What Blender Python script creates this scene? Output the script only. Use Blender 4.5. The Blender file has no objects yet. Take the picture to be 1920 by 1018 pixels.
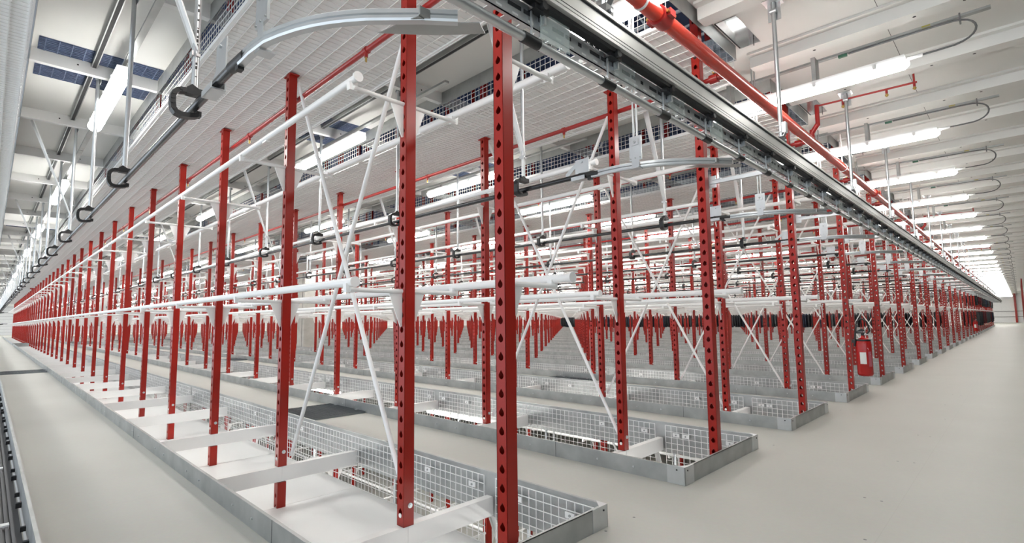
import bpy, math, random
from mathutils import Matrix, Vector
random.seed(7)
SC = bpy.context.scene
COL = SC.collection

# ------------------------------------------------------------------ dimensions (metres)
S = 1.5825            # spacing of the posts along a row
R = 2.0122            # spacing of the rows
P = 3.235             # storey height
NP = 39               # posts of a row after its end post
NR = 28               # rows in the hall
XL = -62.0            # left end of the rows
YF, YB = -0.58, 0.615  # kerb lines either side of a row's post line
def rowy(r): return r * R + 0.03 - (0.035 if r < 0 else 0.0)
def aisley(a): return a * R + 0.03 - R + (YB + R + YF) / 2      # aisle a lies in front of row a
PX = [-0.06] + [-0.797 - i * S for i in range(NP)]         # post axes along a row

# ------------------------------------------------------------------ materials
def mat(name, color, rough=0.5, metal=0.0, noise=0.0, nscale=8.0, spec=None, bump=0.0, emit=None, estr=0.0, stretch=None):
    m = bpy.data.materials.new(name); m.use_nodes = True
    nt = m.node_tree; b = nt.nodes['Principled BSDF']
    b.inputs['Base Color'].default_value = (*color, 1)
    b.inputs['Roughness'].default_value = rough
    b.inputs['Metallic'].default_value = metal
    if spec is not None: b.inputs['Specular IOR Level'].default_value = spec
    if emit:
        b.inputs['Emission Color'].default_value = (*emit, 1); b.inputs['Emission Strength'].default_value = estr
    if noise or bump:
        tc = nt.nodes.new('ShaderNodeTexCoord'); src = tc.outputs['Object']
        if stretch:
            mp = nt.nodes.new('ShaderNodeMapping'); mp.inputs['Scale'].default_value = stretch
            nt.links.new(src, mp.inputs['Vector']); src = mp.outputs['Vector']
        n = nt.nodes.new('ShaderNodeTexNoise'); n.inputs['Scale'].default_value = nscale; n.inputs['Detail'].default_value = 5
        nt.links.new(src, n.inputs['Vector'])
        if noise:
            r = nt.nodes.new('ShaderNodeValToRGB')
            r.color_ramp.elements[0].position = 0.3; r.color_ramp.elements[1].position = 0.7
            r.color_ramp.elements[0].color = (*[c * (1 - noise) for c in color], 1)
            r.color_ramp.elements[1].color = (*[min(1, c * (1 + noise)) for c in color], 1)
            nt.links.new(n.outputs['Fac'], r.inputs['Fac']); nt.links.new(r.outputs['Color'], b.inputs['Base Color'])
        if bump:
            bp = nt.nodes.new('ShaderNodeBump'); bp.inputs['Strength'].default_value = bump; bp.inputs['Distance'].default_value = 0.01
            nt.links.new(n.outputs['Fac'], bp.inputs['Height']); nt.links.new(bp.outputs['Normal'], b.inputs['Normal'])
    return m
RED = mat('red_paint', (0.30, 0.0135, 0.0075), 0.30, noise=0.08, nscale=3, spec=0.35)
PIPE = mat('orange_red_pipe_paint', (0.50, 0.040, 0.022), 0.26, noise=0.06, nscale=4)
BPIPE = mat('dark_red_pipe_paint', (0.32, 0.016, 0.014), 0.32)
WHITE = mat('white_paint', (0.84, 0.835, 0.82), 0.35, noise=0.02, nscale=2)
WIRE = mat('white_wire', (0.84, 0.84, 0.83), 0.4)
SHEET = mat('white_sheet', (0.89, 0.89, 0.88), 0.45, noise=0.015, nscale=1.2)
DWIRE = mat('shelf_wire', (0.80, 0.795, 0.775), 0.5)
GALV = mat('galvanised_steel', (0.40, 0.412, 0.405), 0.42, 0.65, noise=0.16, nscale=6)
BRIGHT = mat('bright_zinc', (0.60, 0.62, 0.63), 0.33, 0.85, noise=0.06, nscale=10)
ALU = mat('aluminium', (0.72, 0.71, 0.68), 0.38, 0.6, noise=0.04, nscale=4)
BLACK = mat('black_plastic', (0.013, 0.013, 0.014), 0.42)
TUBE = mat('black_tube', (0.018, 0.018, 0.02), 0.22, spec=0.6)
DARK = mat('dark_slot', (0.02, 0.02, 0.022), 0.7)
BOARD = mat('ceiling_board', (0.79, 0.785, 0.755), 0.6, noise=0.03, nscale=0.8)
RIBM = mat('ceiling_rib_paint', (0.80, 0.795, 0.765), 0.5, noise=0.03, nscale=2)
ROOF = mat('daylight_tinted_roof', (0.10, 0.16, 0.34), 0.5, 0.2, noise=0.1, nscale=2)
HOUSING = mat('lamp_housing', (0.70, 0.70, 0.69), 0.4)
LAMP = mat('lit_diffuser', (0.9, 0.9, 0.9), 0.4, emit=(1.0, 0.99, 0.95), estr=42.0)
LAMPR = mat('lit_diffuser_right_aisle', (0.9, 0.9, 0.9), 0.4, emit=(1.0, 0.99, 0.95), estr=27.0)
CABLE = mat('grey_cable', (0.16, 0.16, 0.16), 0.5)
GREEN = mat('green_plug', (0.04, 0.13, 0.08), 0.5)
YELLOW = mat('yellow_tag', (0.38, 0.33, 0.06), 0.5)
GRATE = mat('dark_grating', (0.22, 0.24, 0.255), 0.45, 0.6)
CONC = mat('raw_concrete', (0.50, 0.49, 0.455), 0.85, noise=0.12, nscale=4, bump=0.2)
WALLM = mat('pale_wall', (0.80, 0.80, 0.81), 0.6, noise=0.03)
EXT = mat('extinguisher_red', (0.42, 0.012, 0.012), 0.18)
LABELW = mat('white_label', (0.85, 0.85, 0.83), 0.5)
FILM = mat('white_film', (0.85, 0.85, 0.84), 0.25, noise=0.03, bump=0.3)
BRASS = mat('brass', (0.55, 0.38, 0.12), 0.3, 0.9)
CLOTH = [mat('dark_cloth', (0.022, 0.024, 0.028), 0.9), mat('charcoal_cloth', (0.05, 0.055, 0.06), 0.9),
         mat('navy_cloth', (0.02, 0.028, 0.05), 0.9), mat('grey_cloth', (0.12, 0.125, 0.13), 0.9), mat('maroon_cloth', (0.08, 0.01, 0.015), 0.9)]

def clear_plastic(alpha):
    m = bpy.data.materials.new('clear_plastic'); m.use_nodes = True
    b = m.node_tree.nodes['Principled BSDF']
    b.inputs['Base Color'].default_value = (0.80, 0.90, 0.86, 1); b.inputs['Roughness'].default_value = 0.08
    b.inputs['Alpha'].default_value = alpha
    return m
CLEAR, CLEAR2 = clear_plastic(0.30), clear_plastic(0.12)

def floor_mat():
    m = bpy.data.materials.new('screed_floor'); m.use_nodes = True
    nt = m.node_tree; b = nt.nodes['Principled BSDF']; L = nt.links.new
    tc = nt.nodes.new('ShaderNodeTexCoord')
    n1 = nt.nodes.new('ShaderNodeTexNoise'); n1.inputs['Scale'].default_value = 0.9; n1.inputs['Detail'].default_value = 6
    n2 = nt.nodes.new('ShaderNodeTexNoise'); n2.inputs['Scale'].default_value = 45; n2.inputs['Detail'].default_value = 3
    L(tc.outputs['Object'], n1.inputs['Vector']); L(tc.outputs['Object'], n2.inputs['Vector'])
    r = nt.nodes.new('ShaderNodeValToRGB')
    r.color_ramp.elements[0].position = 0.32; r.color_ramp.elements[1].position = 0.7
    r.color_ramp.elements[0].color = (0.48, 0.475, 0.435, 1); r.color_ramp.elements[1].color = (0.54, 0.535, 0.495, 1)
    L(n1.outputs['Fac'], r.inputs['Fac'])
    mx = nt.nodes.new('ShaderNodeMix'); mx.data_type = 'RGBA'; mx.blend_type = 'MULTIPLY'; mx.inputs['Factor'].default_value = 0.10
    L(r.outputs['Color'], mx.inputs['A']); L(n2.outputs['Color'], mx.inputs['B'])
    # board joints: thin lines across the aisles
    sep = nt.nodes.new('ShaderNodeSeparateXYZ'); L(tc.outputs['Object'], sep.inputs['Vector'])
    def line(out, period, off, w):
        a = nt.nodes.new('ShaderNodeMath'); a.operation = 'ADD'; a.inputs[1].default_value = off; L(out, a.inputs[0])
        p = nt.nodes.new('ShaderNodeMath'); p.operation = 'PINGPONG'; p.inputs[1].default_value = period / 2; L(a.outputs[0], p.inputs[0])
        c = nt.nodes.new('ShaderNodeMath'); c.operation = 'LESS_THAN'; c.inputs[1].default_value = w; L(p.outputs[0], c.inputs[0])
        return c.outputs[0]
    l1 = line(sep.outputs['X'], 2 * S, 2.2, 0.0016)
    l2 = line(sep.outputs['Y'], 2 * R, 0.6, 0.0014)
    mm = nt.nodes.new('ShaderNodeMath'); mm.operation = 'MAXIMUM'; L(l1, mm.inputs[0]); L(l2, mm.inputs[1])
    ms = nt.nodes.new('ShaderNodeMath'); ms.operation = 'MULTIPLY'; ms.inputs[1].default_value = 0.13; L(mm.outputs[0], ms.inputs[0])
    m2 = nt.nodes.new('ShaderNodeMix'); m2.data_type = 'RGBA'; L(ms.outputs[0], m2.inputs['Factor'])
    L(mx.outputs['Result'], m2.inputs['A']); m2.inputs['B'].default_value = (0.25, 0.24, 0.21, 1)
    L(m2.outputs['Result'], b.inputs['Base Color'])
    rr = nt.nodes.new('ShaderNodeMapRange'); rr.inputs['To Min'].default_value = 0.42; rr.inputs['To Max'].default_value = 0.62
    L(n1.outputs['Fac'], rr.inputs['Value']); L(rr.outputs['Result'], b.inputs['Roughness'])
    return m
FLOORM = floor_mat()

# ------------------------------------------------------------------ mesh building
class MB:
    def __init__(s): s.v = []; s.f = []; s.m = []; s.s = []
    def add(s, vs, fs, m=0, smooth=False):
        o = len(s.v); s.v += [tuple(v) for v in vs]
        for f in fs: s.f.append(tuple(i + o for i in f)); s.m.append(m); s.s.append(smooth)
    def box(s, x0, x1, y0, y1, z0, z1, m=0):
        s.add([(x0,y0,z0),(x1,y0,z0),(x1,y1,z0),(x0,y1,z0),(x0,y0,z1),(x1,y0,z1),(x1,y1,z1),(x0,y1,z1)],
              [(0,3,2,1),(4,5,6,7),(0,1,5,4),(1,2,6,5),(2,3,7,6),(3,0,4,7)], m)
    def cyl(s, p, q, r, n=10, m=0, r2=None, caps=True, smooth=True):
        p = Vector(p); q = Vector(q); t = (q - p).normalized()
        a = t.cross(Vector((0,0,1)));
        if a.length < 1e-4: a = Vector((1,0,0))
        a.normalize(); b = t.cross(a); r2 = r if r2 is None else r2; vs = []
        for c, rr in ((p, r), (q, r2)):
            for i in range(n):
                w = 2 * math.pi * i / n; vs.append(c + a * math.cos(w) * rr + b * math.sin(w) * rr)
        s.add(vs, [(i, (i+1) % n, n + (i+1) % n, n + i) for i in range(n)], m, smooth)
        if caps:
            s.add(vs[:n], [tuple(range(n))[::-1]], m); s.add(vs[n:], [tuple(range(n))], m)
    def sweep(s, path, prof, m=0, up=(0,0,1), smooth=False, closed=False):
        path = [Vector(p) for p in path]; up = Vector(up); n = len(prof); vs = []
        for i, p in enumerate(path):
            t = (path[min(i+1, len(path)-1)] - path[max(i-1, 0)]).normalized()
            a = t.cross(up).normalized(); b = a.cross(t).normalized()
            for (u, w) in prof: vs.append(p + a * u + b * w)
        fs = []
        for i in range(len(path) - 1):
            for j in range(n):
                k = (j + 1) % n; fs.append((i*n + j, i*n + k, (i+1)*n + k, (i+1)*n + j))
        s.add(vs, fs, m, smooth)
        L = len(path) - 1
        s.add(vs[:n], [tuple(range(n))[::-1]], m); s.add(vs[L*n:], [tuple(range(n))], m)
    def prism(s, pts, axis, a, b, m=0):
        def P3(u, w, t): return {'x': (t,u,w), 'y': (u,t,w), 'z': (u,w,t)}[axis]
        n = len(pts); vs = [P3(u,w,a) for u,w in pts] + [P3(u,w,b) for u,w in pts]
        s.add(vs, [tuple(range(n))[::-1], tuple(range(n, 2*n))] + [(i,(i+1)%n,n+(i+1)%n,n+i) for i in range(n)], m)
    def lathe(s, prof, c=(0,0), n=20, m=0, smooth=True):
        vs = []; k = len(prof)
        for (r, z) in prof:
            for i in range(n):
                w = 2*math.pi*i/n; vs.append((c[0]+r*math.cos(w), c[1]+r*math.sin(w), z))
        s.add(vs, [(i*n+j, i*n+(j+1)%n, (i+1)*n+(j+1)%n, (i+1)*n+j) for i in range(k-1) for j in range(n)], m, smooth)
    def mesh(s, name, mats):
        me = bpy.data.meshes.new(name); me.from_pydata(s.v, [], s.f)
        for m in mats: me.materials.append(m)
        me.polygons.foreach_set('material_index', s.m); me.polygons.foreach_set('use_smooth', s.s)
        me.update(); return me

def ob(name, me, parent=None, loc=(0,0,0)):
    o = bpy.data.objects.new(name, me); COL.objects.link(o); o.location = loc
    if parent: o.parent = parent
    return o
def tag(o, label, cat, group=None):
    o['label'] = label; o['category'] = cat
    if group: o['group'] = group
    return o
def thing(name, label, cat, loc=(0,0,0), group=None):
    return tag(ob(name, None, None, loc), label, cat, group)
def struct(name, me, loc=(0,0,0)):
    o = ob(name, me, None, loc); o['kind'] = 'structure'; return o

ONES = 'zeroth first second third fourth fifth sixth seventh eighth ninth tenth eleventh twelfth thirteenth fourteenth fifteenth sixteenth seventeenth eighteenth nineteenth'.split()
TENS = {2:('twenty','twentieth'),3:('thirty','thirtieth'),4:('forty','fortieth'),5:('fifty','fiftieth'),6:('sixty','sixtieth'),7:('seventy','seventieth'),8:('eighty','eightieth'),9:('ninety','ninetieth')}
def nth(k):
    if k >= 100: return 'hundredth' if k == 100 else 'hundred and ' + nth(k - 100)
    if k < 20: return ONES[k]
    a, b = TENS[k // 10]
    return b if k % 10 == 0 else a + '-' + ONES[k % 10]

def aisle_phrase(a):
    if a == 0: return 'the left foreground aisle'
    return 'the aisle behind the ' + ('nearest rack' if a == 1 else nth(a) + ' rack')
def rack_phrase(r, full=False):
    if r == 0: return 'the nearest rack'
    return 'the ' + nth(r + 1) + ' rack from the camera' if full else 'the ' + nth(r + 1) + ' rack'

# ------------------------------------------------------------------ part meshes
HP = 0.076
ANG = [0, 25, 51.7, 70, 90, 110, 128.3, 155, 180, 205, 231.7, 260, 280, 308.3, 335]
def hole_r(a): return {90: 0.0235, 70: 0.0165, 110: 0.0165}.get(a, 0.0148)
def post_mesh(z0, z1, name, bolts):
    m = MB(); h = 0.03; y = 0.03
    n = int((z1 - z0 - 0.08) // HP); zs = z0 + 0.03
    for sy in (-1, 1):
        for k in range(n):
            zc = zs + (k + 0.5) * HP; outer = []; inner = []; deep = []
            for a in ANG:
                c, s_ = math.cos(math.radians(a)), math.sin(math.radians(a))
                t = min(h / abs(c) if abs(c) > 1e-6 else 9, (HP/2) / abs(s_) if abs(s_) > 1e-6 else 9)
                outer.append((c*t, sy*y, zc + s_*t)); r = hole_r(a)
                inner.append((c*r, sy*y, zc + s_*r)); deep.append((c*r, sy*(y-0.004), zc + s_*r))
            q = len(ANG); vs = outer + inner + deep; fs = []
            for i in range(q):
                j = (i+1) % q
                f1 = (i, j, q+j, q+i); f2 = (q+i, q+j, 2*q+j, 2*q+i)
                fs += [f1, f2] if sy < 0 else [f1[::-1], f2[::-1]]
            m.add(vs, fs, 0)
        for a, b in ((z0, zs), (zs + n*HP, z1)):
            f = [(0,1,2,3)] if sy < 0 else [(3,2,1,0)]
            m.add([(-h,sy*y,a),(h,sy*y,a),(h,sy*y,b),(-h,sy*y,b)], f, 0)
    for sx in (-1, 1):
        # slightly ribbed side faces
        m.box(min(sx*h, sx*(h-0.003)), max(sx*h, sx*(h-0.003)), -y, y, z0, z1, 0)
    m.box(-h, h, -y, y, z0, z0 + 0.003, 0); m.box(-h, h, -y, y, z1 - 0.003, z1, 0)
    if bolts:
        m.cyl((h, 0.006, 0.075), (h+0.005, 0.006, 0.075), 0.013, 12, 1); m.cyl((h+0.005, 0.006, 0.075), (h+0.011, 0.006, 0.075), 0.007, 6, 1, smooth=False)
        m.cyl((0, -y, 0.028), (0, -y-0.0025, 0.028), 0.0115, 12, 2)
        for sx in (-1, 1): m.box(sx*0.045-0.015, sx*0.045+0.015, -0.035, 0.035, 2.886, 2.895, 0)
    return m.mesh(name, [RED, BRIGHT, WHITE])
POST = post_mesh(-0.025, 3.10, 'post', True)
ENDPOST = post_mesh(-0.135, 3.10, 'end_post', False)

AZ = (1.155, 2.167)
def arm_geo(m, sy, z, full=True):
    ye = sy * 0.325
    m.cyl((0, sy*0.028, z), (0, ye, z), 0.0125, 10, 0)
    g = [(sy*0.03, z-0.008), (sy*0.108, z-0.014), (sy*0.04, z-0.185), (sy*0.026, z-0.18), (sy*0.03, z-0.15)]
    m.prism(g, 'x', -0.003, 0.003, 0)
    m.prism([(ye-0.02, z-0.014), (ye+0.02, z-0.014), (ye+0.023, z+0.03), (ye-0.023, z+0.03)], 'x', -0.025, 0.004, 0)
def arm_mesh(sy):
    m = MB(); arm_geo(m, sy, 0); return m.mesh('arm', [WHITE])
ARM = {-1: arm_mesh(-1), 1: arm_mesh(1)}
def post_with_arms():
    m = MB(); me = POST
    # far posts: arms are too small to show as parts of their own
    v = [tuple(x.co) for x in me.vertices]; m.v = v
    for p in me.polygons: m.f.append(tuple(p.vertices)); m.m.append(p.material_index); m.s.append(False)
    off = len(m.f)
    for sy in (-1, 1):
        for z in AZ: arm_geo(m, sy, z)
    for i in range(off, len(m.f)): m.m[i] = 2
    return m.mesh('post_with_arms', [RED, BRIGHT, WHITE])
POSTARM = post_with_arms()

def rail_mesh(x0, x1, name='rail'):
    m = MB(); n = 12
    prof = [(0.0155*math.cos(2*math.pi*i/n), 0.021*math.sin(2*math.pi*i/n)) for i in range(n)]
    m.sweep([(x1,0,0),(x0,0,0)], prof, 0, smooth=True)
    m.cyl((x1-0.004,0,0.0), (x1+0.008,0,0.0), 0.026, 16, 0)
    # joint sleeves under the tube
    x = x1 - 1.2
    while x > x0: m.box(x-0.03, x+0.03, -0.012, 0.012, -0.027, -0.018, 0); x -= 2*S
    return m.mesh(name, [WHITE])
RAIL_NEAR = rail_mesh(XL, PX[1] + 0.045); RAIL_FAR = rail_mesh(XL, 0.045)

def beam_mesh(y0, y1):
    m = MB()
    m.box(-0.025, 0.025, y0, -0.001, -0.130, -0.025); m.box(-0.025, 0.025, 0.001, y1, -0.130, -0.025)
    m.box(-0.023, 0.023, -0.001, 0.001, -0.128, -0.027)
    for s_ in (1,):
        for q in (y0+0.06, y0+0.12): m.cyl((0.025, q, -0.078), (0.027, q, -0.078), 0.006, 8)
    return m.mesh('cross_beam', [WHITE])
BEAM = beam_mesh(YF + 0.03, YB - 0.03)

def bar(m, p, q, w, m_=0):
    m.cyl(p, q, w, 10, m_)
    for e in (p, q): m.cyl((e[0], e[1]-0.012, e[2]), (e[0], e[1]+0.012, e[2]), 0.012, 8, m_)
def brace_mesh(a, b, y):
    m = MB(); bar(m, (a[0], y, a[1]), (b[0], y, b[1]), 0.0135); return m.mesh('brace', [WHITE])
BR1 = brace_mesh((PX[1]-0.05, 0.045), (PX[2]+0.0, 2.88), 0.045)
BR2 = brace_mesh((PX[2]+0.035, 0.05), (PX[1]-0.0, 2.88), 0.062)

# ---- decks and wire panels (used both under the ceiling and down in the pits)
def deck_mesh(x0, x1):
    m = MB(); y0, y1 = YF + 0.01, YB - 0.02
    m.box(x0+0.003, x1-0.003, y0, y1, 2.908, 2.925, 0)
    m.box(x0+0.003, x1-0.003, y0, y0+0.022, 2.897, 2.908, 0); m.box(x0+0.003, x1-0.003, y1-0.022, y1, 2.897, 2.908, 0)
    n = 11
    for i in range(1, n):
        y = y0 + (y1 - y0) * i / n; m.box(x0, x1, y-0.0025, y+0.0025, 2.8985, 2.9035, 1)
    k = int((x1 - x0) / 0.053)
    for i in range(k + 1):
        x = x0 + (x1 - x0) * (i + 0.5) / (k + 1); m.box(x-0.0016, x+0.0016, y0, y1, 2.9035, 2.9065, 1)
    return m.mesh('deck_panel', [SHEET, DWIRE])
def wire_mesh(x0, x1, y, clips=True):
    m = MB(); z0, z1 = 2.885, 3.318; r = 0.002
    n = 9
    for i in range(n + 1):
        z = z0 + (z1 - z0) * i / n; m.box(x0, x1, y-r, y+r, z-r, z+r, 0)
    k = max(2, int(round((x1 - x0) / 0.0528)))
    for i in range(k + 1):
        x = x0 + (x1 - x0) * i / k; m.box(x-r, x+r, y+r, y+3*r, z0, z1, 0)
    if clips:
        for x in (x0+0.10, x0+0.55, x1-0.55, x1-0.10):
            m.box(x-0.03, x+0.03, y-0.006, y-0.002, 3.232, 3.262, 0); m.cyl((x, y-0.006, 3.247), (x, y-0.010, 3.247), 0.007, 8, 1)
    return m.mesh('wire_panel', [WIRE, GALV])
YN, YW = YF + 0.03, YB - 0.035
def kerb_strip(x0, x1, y, out):
    m = MB()
    m.box(x0, x1, min(y, y-out*0.003), max(y, y-out*0.003), -0.15, 0.106)
    m.box(x0, x1, min(y-out*0.003, y-out*0.016), max(y-out*0.003, y-out*0.016), 0.100, 0.106)
    x = x1 - 0.35
    k = 0
    while x > x0:
        m.cyl((x, y, 0.05), (x, y+out*0.005, 0.05), 0.0065, 6, 1); x -= (0.28 if k % 2 == 0 else 0.62); k += 1
    x = x1 - 1.0
    while x > x0: m.box(x-0.001, x+0.001, min(y, y+out*0.0012), max(y, y+out*0.0012), 0.0, 0.106, 2); x -= 2*S
    return m.mesh('kerb_strip', [GALV, BRIGHT, DARK])
XGAP0, XGAP1 = -35.2, -36.0
K_N = kerb_strip(XGAP0, 0.0, YF, -1); K_F = kerb_strip(XGAP0, 0.0, YB, 1)
K_N2 = kerb_strip(XL, XGAP1, YF, -1); K_F2 = kerb_strip(XL, XGAP1, YB, 1)
def end_strip(x, out):
    m = MB(); m.box(min(x, x-out*0.003), max(x, x-out*0.003), YF, YB, -0.15, 0.106)
    m.box(min(x, x-out*0.014), max(x, x-out*0.014), YF, YB, 0.102, 0.106)
    return m.mesh('end_plate', [GALV])
K_E, K_G0, K_G1 = end_strip(0.0, 1), end_strip(XGAP0, -1), end_strip(XGAP1, 1)
def corner(y, s_):
    m = MB(); e = 0.0025; L = 0.115
    a, b = sorted((y, y + s_*e)); m.box(-L, e, a, b, 0.001, 0.107)
    a, b = sorted((y + s_*e, y - s_*L)); m.box(0.0, e, a, b, 0.001, 0.107)
    a, b = sorted((y, y - s_*0.05)); m.add([(0, y, 0.107), (-0.06, y, 0.107), (0, y - s_*0.06, 0.107), (0, y, 0.1055), (-0.06, y, 0.1055), (0, y - s_*0.06, 0.1055)], [(0,1,2),(3,5,4),(0,3,4,1),(1,4,5,2),(2,5,3,0)])
    m.cyl((e, y - s_*0.03, 0.085), (e+0.003, y - s_*0.03, 0.085), 0.005, 8, 1)
    m.cyl((-0.05, y + s_*e, 0.085), (-0.05, y + s_*(e+0.003), 0.085), 0.005, 8, 1)
    return m.mesh('corner_plate', [BRIGHT, DARK])
K_CN, K_CF = corner(YF, -1), corner(YB, 1)

PW = 2 * S
def xpanels(step, x_start=-0.045):
    out = []; x = x_start
    while x > XL + 0.2:
        x2 = max(XL, x - step)
        if not (x2 < XGAP0 and x > XGAP1): out.append((x2, x))
        x = x2
    return out
DK = deck_mesh(-S, 0); WN = wire_mesh(-PW + 0.05, -0.05, YN); WF = wire_mesh(-PW + 0.05, -0.05, YW)
WN1 = wire_mesh(PX[1] + 0.05, -0.012, YN); WF1 = wire_mesh(PX[1] + 0.05, -0.012, YW)
DK1 = deck_mesh(PX[1], -0.015)
LONGDK = [deck_mesh(XGAP0, -0.015), deck_mesh(XL, XGAP1)]
LONGW = {y: [wire_mesh(XGAP0, -0.012, y, False), wire_mesh(XL, XGAP1, y, False)] for y in (YN, YW)}

m = MB(); m.box(XGAP0, -0.01, YB - 0.62, YB - 0.02, -0.10, -0.085, 0)
y = YB - 0.055
while y > YB - 0.45: m.box(XGAP0, -0.01, y-0.006, y+0.006, -0.085, -0.070, 0); y -= 0.022
for i in range(1, 16): m.box(PX[i]-0.025-0.1, PX[i]+0.025-0.1, YB-0.6, YB-0.065, -0.085, -0.062, 1)
x = -0.5
while x > -24:
    m.box(x-0.014, x+0.014, YB-0.030, YB-0.0035, -0.085, -0.055, 2); m.box(x-0.29, x-0.27, YB-0.026, YB-0.0035, -0.085, -0.06, 2); x -= 0.79
LINER = m.mesh('ribbed_liner', [mat('dark_grey_liner', (0.085, 0.08, 0.085), 0.5), WHITE, BLACK])
NEARROWS = 4
def add_deck(root, r, dz, xmax_panels=None):
    """white decking and its wire sides, hung under the floor at height dz + P"""
    if r < NEARROWS:
        ob('deck_panel', DK1, root, (0,0,dz))
        for i in range(NP - 1):
            x = PX[1] - i * S
            if x - S < XGAP0 - 0.4 and x > XGAP1 + 0.4: continue
            ob('deck_panel', DK, root, (x,0,dz))
            if xmax_panels and i > xmax_panels: break
        for A, B in ((WN1, WN), (WF1, WF)):
            ob('wire_panel', A, root, (0,0,dz))
            for i in range(NP // 2):
                x = PX[1] - i * PW
                if x - PW < XGAP0 - 1.2 and x > XGAP1 + 1.2: continue
                ob('wire_panel', B, root, (x,0,dz))
                if xmax_panels and i > xmax_panels / 2: break
    else:
        for me in LONGDK: ob('deck_panel', me, root, (0,0,dz))
        for y in (YN, YW):
            for me in LONGW[y]: ob('wire_panel', me, root, (0,0,dz))
def add_kerb(root, dz):
    for me in (K_N, K_F, K_N2, K_F2): ob('kerb_strip', me, root, (0,0,dz))
    for me in (K_E, K_G0, K_G1): ob('end_plate', me, root, (0,0,dz))
    for me in (K_CN, K_CF): ob('corner_plate', me, root, (0,0,dz))

# ------------------------------------------------------------------ floors and ceilings
def slab_mesh(name, dots=False):
    m = MB(); t = 0.025
    def slab(x0, x1, y0, y1):
        m.box(x0, x1, y0, y1, -0.006, 0.0, 0); m.box(x0, x1, y0, y1, -t, -0.006, 1)
    yb = 78.0
    slab(0, 11, -5.2, yb)
    slab(-79, XL, -5.2, yb)
    for a in range(-1, NR + 1):
        y0 = rowy(a-1) + YB; y1 = rowy(a) + YF
        if a == 0 and dots: y0 = -1.302
        if a == NR: y1 = yb
        if a == -1: y0 = -5.2
        if a >= 0 or a == -1: slab(XL, 0, y0, y1)
    for r in range(-1, NR): slab(XGAP1, XGAP0, rowy(r) + YF, rowy(r) + YB)
    if dots:
        for x, y in [(0.823,2.923),(0.91,2.949),(0.811,1.935),(0.889,1.928),(0.815,3.981),(0.895,3.974),(0.033,0.834),(0.026,0.595),(0.828,5.996),(0.91,4.974),(0.927,1.301),(0.82,7.0),(0.9,6.98),(0.05,2.85),(0.06,4.9)]:
            m.lathe([(0.0075, 0.0008), (0.0, 0.0009)], (x, y), 10, 2)
    return m.mesh(name, [FLOORM, BOARD, CABLE])
struct('floor', slab_mesh('floor', True))
struct('ceiling', slab_mesh('ceiling'), (0, 0, P))
m = MB(); m.box(-79, 11, -8, 78, -0.05, 0.0); struct('floor.001', m.mesh('floor_below', [FLOORM]), (0, 0, -P))
# trapezoidal roof of the storey above, its bluish daylight put into the colour
m = MB(); x = 11.0; prof = []
while x > -79:
    prof += [(x, 0.0), (x-0.12, 0.0), (x-0.16, 0.06), (x-0.26, 0.06)]; x -= 0.30
vs = [(a, -5.2, b) for a, b in prof] + [(a, 78, b) for a, b in prof]; n = len(prof)
m.add(vs, [(i, i+1, n+i+1, n+i) for i in range(n-1)], 0)
struct('ceiling.001', m.mesh('roof', [ROOF]), (0, 0, 2*P + 0.1))
# walls
m = MB(); m.box(-79.2, 11, 78, 78.2, -P-0.05, 2*P+0.2, 0)
for z in (0.62, 1.24): m.box(-3, 3.4, 77.9, 77.95, z, z+0.04, 1)
for x in (-1.2, 1.2, 3.6): m.box(x-0.09, x+0.09, 77.82, 78, 0, P-0.03, 2)
struct('wall_back', m.mesh('wall_back', [WALLM, CABLE, RED]))
m = MB(); m.box(-79.2, -79.0, -8, 78, -P-0.05, 2*P+0.2, 0)
for k in range(9): m.box(-79.0, -78.985, -8, 78, 0.35*k+0.3, 0.35*k+0.312, 1)
m2 = MB(); m2.box(11.0, 11.2, -5.2, 78, -P-0.05, 2*P+0.2, 0); struct('wall_right_light_block', m2.mesh('wall_right_light_block', [mat('grey_light_block', (0.42, 0.42, 0.43), 0.7, noise=0.03)]))  # unseen wall added to keep sky light off the faces turned right
struct('wall_left', m.mesh('wall_left', [WALLM, CABLE]))

# beams that carry the floor above, seen from below across the aisles (cut at each rack)
def long_beam(n):
    m = MB(); L = [-3.4] + [rowy(r) for r in range(-1, n)] + [rowy(n-1) + R/2]
    for a, b in zip(L[:-1], L[1:]): m.box(-0.025, 0.025, a+0.001, b-0.001, -0.130, -0.025)
    m.box(-0.022, 0.022, L[0], L[-1], -0.127, -0.028)
    for r in range(0, n):
        for q in (aisley(r) - 0.15, aisley(r) + 0.17): m.cyl((0.025, q, -0.075), (0.0265, q, -0.075), 0.007, 8, 1)
    return m.mesh('ceiling_beam', [WHITE, DARK])
LB = long_beam(NR)
for i in range(1, NP + 1):
    o = ob('ceiling_beam', LB, None, (PX[i], 0, P))
    tag(o, 'white ceiling beam across the aisles, above the %s posts from the right' % nth(i), 'beam', 'ceiling beams across the aisles')

# ribs over the right-hand aisle
m = MB(); m.box(0.02, 10.9, -0.06, 0.06, -0.135, -0.025, 0); m.box(0.02, 10.9, -0.12, 0.06, -0.045, -0.025, 0)
for x in (0.49, 1.12, 1.39, 2.1): m.cyl((x, 0, -0.1355), (x, 0, -0.134), 0.011, 10, 1)
for x in (0.93, 2.2, 3.5): m.box(x-0.0015, x+0.0015, 0.06, R/2-0.12, -0.0265, -0.025, 1)
RB = m.mesh('ceiling_rib', [RIBM, DARK])
for k in range(0, 2*NR + 10):
    o = ob('ceiling_rib', RB, None, (0, -0.05 + k*R/2, P))
    tag(o, 'cream ceiling rib with bolt holes over the right aisle, %s from the camera' % nth(k+1), 'ceiling rib', 'ceiling ribs over the right aisle')

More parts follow.
